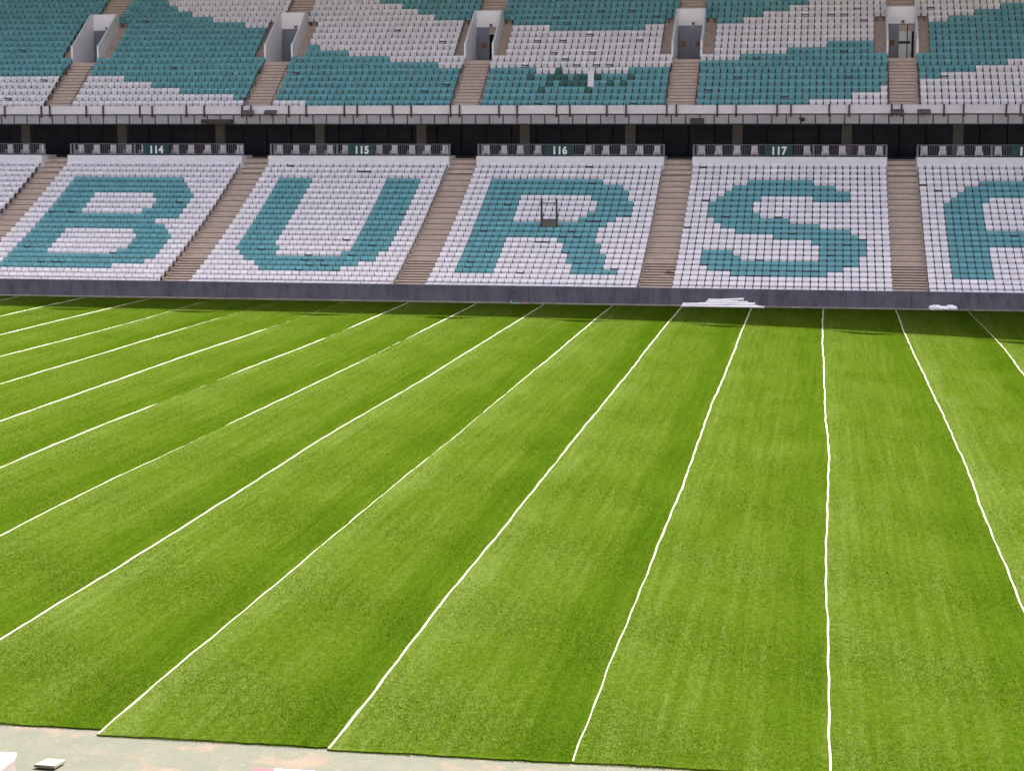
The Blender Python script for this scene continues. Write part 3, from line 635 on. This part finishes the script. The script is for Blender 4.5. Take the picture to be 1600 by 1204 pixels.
low_down = set(LOWER_LOWERED); up_down = set(UPPER_LOWERED); up_dark = set(UPPER_DARK)
def look(table, downs, darks, s, i, j):
    teal = any(a <= j <= b for a, b in table[s].get(i, []))
    if (s, i, j) in darks: return UP_D
    if (s, i, j) in downs: return DOWN_T if teal else DOWN_W
    return UP_T if teal else UP_W
ROWNAME = {1: 'second', 2: 'third'}
count = 0
for s in SECS:
    for t in range(24):
        r = 23 - t
        for j in range(27):
            kind = look(LOWER_TURQUOISE, low_down, (), s, t, j)
            p = (sec_left(s) + SP * (j + .5) + rnd.uniform(-.006, .006), low_y(r), low_floor(r))
            inview = -0.478 < p[0] / p[1] < 0.118
            if inview and r == 1 and kind == UP_W and 115 <= s <= 118:
                o = inst(MESH[kind], 'stadium_seat', p); count += 1
                tag(o, f'white folded plastic seat in the second row up, beneath the letter {LETTER[s]}', 'seat', f'white seats in the second row beneath the letter {LETTER[s]}')
            elif inview and kind in (UP_T, DOWN_T) and s == 117:
                o = inst(MESH[kind], 'stadium_seat', p); count += 1
                if kind == UP_T: tag(o, 'turquoise folded seat forming the letter S below sign 117', 'seat', 'turquoise seats of the letter S')
                else: tag(o, 'turquoise seat with its pan lowered within the letter S below sign 117', 'seat', 'lowered turquoise seats of the letter S')
            else: rest[kind].append(p)
for s in SECS:
    for r in range(24):
        for j in range(27 if r < 6 else 28):
            if 8 <= r <= 13 and (j < 2 or j > 25): continue
            kind = look(UPPER_TURQUOISE, up_down, up_dark, s, min(r, 18), j)
            if r > 18 and kind in (DOWN_W, DOWN_T): kind = UP_T
            X = UC(s) + ((j - 13) * .467 if r < 6 else (j - 13.5) * .4585)
            rest[kind].append((X + rnd.uniform(-.006, .006), up_y(r), up_floor(r)))
def merge(name, groups, mats, label, cat):
    VV = []; FF = []; MI = []; base = 0
    for ch, off in groups:
        me = MESH[ch]; v = np.array([q.co[:] for q in me.vertices]); pts = np.array(rest[ch])
        if not len(pts): continue
        VV.append((pts[:, None, :] + v[None]).reshape(-1, 3))
        fl = [tuple(p.vertices) for p in me.polygons]; mi = [p.material_index for p in me.polygons]
        for i in range(len(pts)):
            o = base + i * len(v)
            FF += [tuple(o + q for q in f) for f in fl]; MI += [off if m == 0 else len(mats) - 1 for m in mi]
        base += len(pts) * len(v)
    me = bpy.data.meshes.new(name); me.from_pydata(np.concatenate(VV).tolist(), [], FF)
    for m in mats: me.materials.append(m)
    me.polygons.foreach_set('material_index', MI); me.update()
    o = bpy.data.objects.new(name, me); COL.objects.link(o); tag(o, label, cat, kind='stuff')
merge('white_seats', [(UP_W, 0), (DOWN_W, 0)], [M_SEATW, M_BRACKET_GAP_SHADE], 'rows of white folding plastic seats covering both tiers', 'seats')
merge('turquoise_seats', [(UP_T, 0), (DOWN_T, 0), (UP_D, 1)], [M_SEATT, M_SEATD, M_BRACKET_GAP_SHADE], 'turquoise seats of the letters B U R and upper tier pattern', 'seats')
print('single seats', count, 'rest', {k: len(v) for k, v in rest.items()})

# ------------------------------------------------------------------ railings, signs and chairs on the concourse edge
cm = MB()   # white slatted chair facing the pitch
for q in range(4): cm.box(-.20 + q * .103, -.20 + q * .103 + .092, .16, .19, .14, .66)
cm.box(-.215, .215, .155, .195, .66, .72); cm.box(-.21, .21, -.24, .19, .30, .34)
cm.box(-.225, -.19, .16, .2, 0, .4); cm.box(.19, .225, .16, .2, 0, .4); cm.box(-.225, -.19, -.24, -.2, 0, .30); cm.box(.19, .225, -.24, -.2, 0, .30)
chair_me = cm.mesh('concourse_chair', M_CHAIR)
def text_mesh(txt, size):
    cu = bpy.data.curves.new('text', 'FONT'); cu.body = txt; cu.size = size; cu.extrude = .006; cu.offset = .026; cu.align_x = 'CENTER'; cu.space_character = 1.08
    o = bpy.data.objects.new('text', cu); COL.objects.link(o)
    dg = bpy.context.evaluated_depsgraph_get(); me = bpy.data.meshes.new_from_object(o.evaluated_get(dg))
    bpy.data.objects.remove(o); bpy.data.curves.remove(cu); me.materials.clear(); me.materials.append(M_LETTER); return me
ZF = 8.30
for s in range(113, 119):
    xl, xr = sec_left(s) - .02, sec_left(s) + 27 * SP + .02; xm = (xl + xr) / 2
    rl = empty('guard_railing', (xm, 126.25, ZF))
    tag(rl, f'grey bar railing on the concourse edge above the letter {LETTER[s]}' if s in LETTER else 'grey bar railing without a number board, across the aisle from the letter B', 'railing', 'railings on the concourse edge')
    for zz, rr in ((ZF + .80, .022), (ZF + .10, .018)):
        b = MB((xm, 126.25, ZF)); b.tube((xl, 126.25, zz), (xr, 126.25, zz), rr, 6); b.build('rail', M_GREYSTEEL, rl)
    b = MB((xm, 126.25, ZF)); b.box(xl, xr, 126.2, 126.3, ZF + .0005, ZF + .06); b.build('kick_plate', M_STEEL, rl)
    b = MB((xm, 126.25, ZF)); q = xl + .07
    while q < xr: b.box(q - .009, q + .009, 126.241, 126.259, ZF + .06, ZF + .80); q += .145
    tag(b.build('balusters', M_GREYSTEEL, rl), kind='stuff')
    for q in (xl, xl + .28, xm - 1.6, xm + 1.6, xr - .28, xr):
        b = MB((q, 126.25, ZF)); b.box(q - .03, q + .03, 126.215, 126.285, ZF + .061, ZF + .80); b.build('post', M_GREYSTEEL, rl)
    if 114 <= s <= 118:
        xs_ = xm + {114: 0, 115: .15, 116: -.75, 117: -.72, 118: .62}[s]
        b = MB((xs_, 126.16, ZF)); b.box(xs_ - .95, xs_ + .95, 126.15, 126.19, ZF + .065, ZF + .79); sg = b.build('section_sign', M_SIGN)
        tag(sg, f'dark green board with white number {s} on the railing above the letter {LETTER[s]}', 'sign', None)
        me = text_mesh(str(s), .72); n = bpy.data.objects.new('number', me); COL.objects.link(n); n.parent = sg
        n.rotation_euler = (math.radians(90), 0, 0); n.scale = (.92, 1, 1); n.location = (.02, -.02, ZF + .16 - sg.location.z)
    for i in range(11):
        cx_ = xl + .50 + i * (xr - xl - 1.0) / 10
        if abs(cx_ - xm - {116: -.75, 117: -.72, 118: .62}.get(s, 0)) < .9 or s in (112, 119) or (s == 113 and i < 8): continue
        o = inst(chair_me, 'concourse_chair', (cx_ + rnd.uniform(-.05, .05), 126.8 + rnd.uniform(-.05, .05), ZF + .001), rz=rnd.uniform(-.15, .15))
        tag(o, f'white slatted plastic chair behind the railing above the letter {LETTER[s]}' if s in LETTER else 'white slatted plastic chair behind the railing that has no number board', 'chair', f'concourse chairs above section {s}')

# ------------------------------------------------------------------ things fixed to the upper fascia
def housing(name, x0, x1, z0, z1, m, label, cat, tilt=.0, y=125.3):
    t = empty(name, ((x0 + x1) / 2, y, z0)); tag(t, label, cat)
    b = MB(((x0 + x1) / 2, y, z0)); b.prism([(y - .22, z0 + tilt), (y - .22, z1 + tilt * .3), (y + .08, z1), (y + .08, z0)], x0, x1); b.build('cabinet', m, t, bevel=.02)
    b = MB(((x0 + x1) / 2, y, z0)); b.box(x0 + .04, x1 - .04, y - .235, y - .221, z0 + .05 + tilt, z1 - .05); b.build('grille', M_STEEL, t)
    xm = (x0 + x1) / 2; b = MB((xm, y, z0)); b.box(xm - .06, xm + .06, y + .081, y + .165, z0 + .05, z1 - .02); b.build('mount', M_STEEL, t)
    return t
housing('loudspeaker', -8.65, -7.75, 10.52, 10.86, M_BLACK, 'short black loudspeaker box on the balustrade above the aisle by section 117', 'loudspeaker')
housing('loudspeaker', -42.6, -40.4, 10.52, 10.80, M_BLACK, 'long black loudspeaker box on the balustrade above section 114', 'loudspeaker')
def lamp(xc, z, label):
    t = empty('floodlight', (xc, 125.2, z)); tag(t, label, 'lamp', 'lamps on the upper fascia')
    b = MB((xc, 125.2, z)); b.prism([(124.95, z - .16), (124.90, z + .02), (125.32, z + .16), (125.36, z + .04)], xc - .42, xc + .42); b.build('head', M_LAMP, t, bevel=.02)
    b = MB((xc, 125.2, z)); b.tube((xc, 125.3, z + .05), (xc, 125.44, z - .28), .03, 6); b.tube((xc - .3, 125.3, z + .03), (xc, 125.44, z - .28), .022, 6); b.build('arm', M_STEEL, t)
for xc, l in ((4.85, 'grey tilted lamp left of the upper stair by section 118'), (6.55, 'grey tilted lamp right of the upper stair by section 118'), (-39.25, 'grey tilted lamp left of the upper stair by section 115'), (-37.6, 'grey tilted lamp right of the upper stair by section 115')):
    lamp(xc, 11.28, l)
t = empty('security_camera', (-1.25, 125.3, 10.6)); tag(t, 'small black camera on the balustrade above section 117', 'camera')
b = MB((-1.25, 125.3, 10.6)); b.prism([(125.02, 10.62), (125.02, 10.80), (125.38, 10.90), (125.38, 10.72)], -1.38, -1.12); b.build('body', M_BLACK, t, bevel=.02)
b = MB((-1.25, 125.3, 10.6)); b.tube((-1.25, 125.03, 10.71), (-1.25, 124.95, 10.68), .07, 10, .05); b.build('lens', M_STEEL, t)
b = MB((-1.25, 125.3, 10.6)); b.box(-1.5, -1.2, 125.40, 125.458, 10.78, 10.9); b.box(-1.30, -1.20, 125.3, 125.45, 10.74, 10.80); b.build('mount', M_STEEL, t)

# ------------------------------------------------------------------ loose things in the stands
fx, fy, fz = -16.93, low_y(12) - .40, low_floor(12)
t = empty('metal_frame', (fx, fy, fz)); tag(t, 'dark steel frame standing among the seats inside the letter R', 'frame')
for sx in (-.48, .48):
    b = MB((fx, fy, fz)); b.box(fx + sx - .055, fx + sx + .055, fy - .05, fy + .05, fz + .001, fz + 2.30); b.build('post', M_STEEL, t)
    b = MB((fx, fy, fz)); b.tube((fx + sx, fy + .03, fz + 1.7), (fx + sx, fy + .62, fz + .9), .025, 6); b.build('brace', M_STEEL, t)
for zz, hh in ((1.98, .06), (.95, .06), (.42, .10)):
    b = MB((fx, fy, fz)); b.box(fx - .44, fx + .44, fy - .025, fy + .025, fz + zz, fz + zz + hh); b.build('crossbar', M_STEEL, t)
b = MB((fx, fy, fz)); b.box(fx - .43, fx + .43, fy + .0, fy + .018, fz + .50, fz + .945); b.build('infill_panel', M_LAMP, t)
px, py, pz = -15.75, up_y(3) - .25, up_floor(3)
b = MB((px, py, pz)); b.poly([(px - .21, py, pz + .001), (px + .21, py, pz + .001), (px + .21, py + .07, pz + .001), (px - .21, py + .07, pz + .001), (px - .21, py + .10, pz + 1.45), (px + .21, py + .10, pz + 1.45), (px + .21, py + .17, pz + 1.45), (px - .21, py + .17, pz + 1.45)],
    [(3, 2, 1, 0), (4, 5, 6, 7), (0, 1, 5, 4), (1, 2, 6, 5), (2, 3, 7, 6), (3, 0, 4, 7)])
tag(b.build('white_board', M_WHITEWALL, None, bevel=.015), 'narrow white board leaning on dark green seats of the upper tier', 'board')

def crumple(name, loc, sx, sy, sz, m, label, cat, seed, group=None):
    bm = bmesh.new(); bmesh.ops.create_icosphere(bm, subdivisions=3, radius=1); rr = random.Random(seed)
    ph = [(rr.uniform(1.5, 4.5), rr.uniform(0, 6), Vector((rr.uniform(-1, 1), rr.uniform(-1, 1), rr.uniform(-1, 1))).normalized()) for _ in range(9)]
    for v in bm.verts:
        d = 1 + sum(.10 * abs(math.sin(f * v.co.dot(a) + p)) for f, p, a in ph) - .3 + rr.uniform(-.04, .04)
        v.co = Vector((v.co.x * sx * d, v.co.y * sy * d, max(-.55, v.co.z) * sz * d))
    zmin = min(v.co.z for v in bm.verts)
    for v in bm.verts: v.co.z -= zmin
    me = bpy.data.meshes.new(name); bm.to_mesh(me); bm.free(); me.materials.append(m)
    return tag(inst(me, name, loc), label, cat, group)
crumple('rag', (-8.9, low_y(5) - .30, low_floor(5) + .015), .22, .12, .07, M_RAG, 'rusty brown rag dropped on the stair beside section 117', 'rag', 3)

# ------------------------------------------------------------------ things along the foot of the wall
PIPES = [(-7.35, -2.55, 106.62, .062, .062, 0), (-7.30, -2.75, 106.80, .062, .062, .02), (-6.9, -2.9, 106.98, .062, .062, -.02), (-7.1, -3.3, 107.16, .062, .062, .01), (-6.6, -3.0, 107.34, .062, .062, 0),
         (-7.28, -4.6, 106.74, .178, .178, .03), (-6.2, -3.2, 106.90, .178, .178, -.02), (-6.4, -3.4, 107.08, .178, .178, .02), (-6.0, -3.1, 107.25, .178, .20, 0),
         (-5.95, -4.4, 106.85, .292, .292, .02), (-5.6, -3.5, 107.02, .292, .292, -.03), (-5.7, -4.1, 107.18, .292, .30, .02),
         (-5.85, -4.75, 106.95, .405, .405, .02), (-5.0, -3.75, 107.10, .405, .47, .0)]
for i, (x0, x1, yy, z0, z1, sk) in enumerate(PIPES):
    on_turf = .031 if yy < 107.1 else .031
    x0 -= .4; x1 -= .45; b = MB(((x0 + x1) / 2, yy, on_turf)); b.tube((x0, yy - sk, on_turf + z0), (x1, yy + sk, on_turf + z1), .058, 10, .05)
    o = b.build('plastic_pipe', M_PIPE)
    layer = ['bottom layer', 'second layer', 'third layer', 'top'][0 if z0 < .1 else 1 if z0 < .2 else 2 if z0 < .35 else 3]
    tag(o, f'white plastic pipe in the {layer} of the pile against the wall', 'pipe', f'white pipes, {layer} of the pile')
for i, (xx, yy, a, b_, c_, lab) in enumerate(((6.60, 107.25, .30, .20, .15, 'crumpled white sheet with a long tail by the wall under section 118'), (7.02, 107.30, .28, .20, .12, 'middle one of three crumpled white sheets by the wall'), (7.47, 107.32, .26, .22, .15, 'rounded crumpled white sheet ending the row of three by the wall'))):
    crumple('crumpled_sheet', (xx, yy - .15, .02), a, b_, c_, M_BAG, lab, 'sheet', 20 + i, 'crumpled sheets by the wall')
cb = MB((6.4, 107.6, 0)); pts = [(6.20, 107.74, 1.0), (6.26, 107.735, .7), (6.36, 107.73, .35), (6.40, 107.7, .02), (6.45, 107.6, .015), (6.5, 107.5, .02)]
for p, q in zip(pts, pts[1:]): cb.tube(p, q, .012, 6)
tag(cb.build('cable', M_CABLE), 'thin grey cable hanging down the wall beside the crumpled sheets', 'cable')
hx = -17.6
hb = MB((hx, 107.6, 0)); hb.box(hx - .22, hx + .26, 107.35, 107.45, .001, .055, 0); hb.box(hx - .24, hx - .17, 107.36, 107.44, .056, .20, 0)
hb.tube((hx - .2, 107.40, .2), (hx - .14, 107.72, .62), .018, 6, 0, 1); hb.tube((hx - .14, 107.72, .62), (hx + .1, 107.735, .84), .018, 6, 0, 1)
tag(hb.build('pipe_bracket', [mat('pale_teal_paint', (.25, .42, .42), .5, .3, .2, 6), M_STEEL]), 'pale teal angle bracket with a dark tube leaning on the wall', 'bracket')

# ------------------------------------------------------------------ things on the near ground strip
def slab8(b, p, h):
    b.poly([(x, y, z) for x, y, z in p] + [(x, y, z + h) for x, y, z in p], [(3, 2, 1, 0), (4, 5, 6, 7), (0, 1, 5, 4), (1, 2, 6, 5), (2, 3, 7, 6), (3, 0, 4, 7)])
BX = (-13.0, 26.6, 0)
t = empty('packing_box', BX); tag(t, 'white pinkish packing box with open flaps at the turf edge', 'box')
b = MB(BX); b.box(-13.6, -12.52, 26.2, 26.95, .001, .28); b.build('carton', M_PINKBOX, t, bevel=.01)
b = MB(BX); slab8(b, [(-13.6, 26.955, .265), (-12.52, 26.955, .265), (-12.56, 27.10, .315), (-13.6, 27.09, .30)], .014); b.build('flap', M_PINKBOX, t)
b = MB(BX); slab8(b, [(-12.70, 26.22, .34), (-12.525, 26.22, .285), (-12.525, 26.93, .285), (-12.70, 26.90, .34)], .012); b.build('flap', M_PINKBOX, t)
SX = (-12.17, 27.45, 0)
t = empty('paving_slab', SX); tag(t, 'cream square slab lying on the worn ground by the packing box', 'slab')
b = MB(SX); slab8(b, [(-12.36, 27.28, .03), (-12.00, 27.26, .03), (-11.94, 27.58, .03), (-12.26, 27.60, .03)], .05); b.build('slab', M_CREAM, t, bevel=.006)
b = MB(SX); b.box(-12.3, -12.02, 27.32, 27.55, .001, .03); b.build('spacer', M_NOSE, t)
AX = (-8.4, 27.4, 0)
t = empty('folded_awning', AX); tag(t, 'white awning sheet with a maroon edge lying on the near ground', 'awning')
b = MB(AX); b.box(-8.72, -7.8, 27.0, 27.80, .02, .05); b.build('sheet', M_WHITEWALL, t, bevel=.005)
b = MB(AX); b.box(-8.78, -8.45, 27.1, 27.70, .051, .085); b.build('edge_strip', M_MAROON, t)
b = MB(AX); b.box(-8.65, -7.9, 27.1, 27.7, .001, .02); b.build('batten', M_NOSE, t)
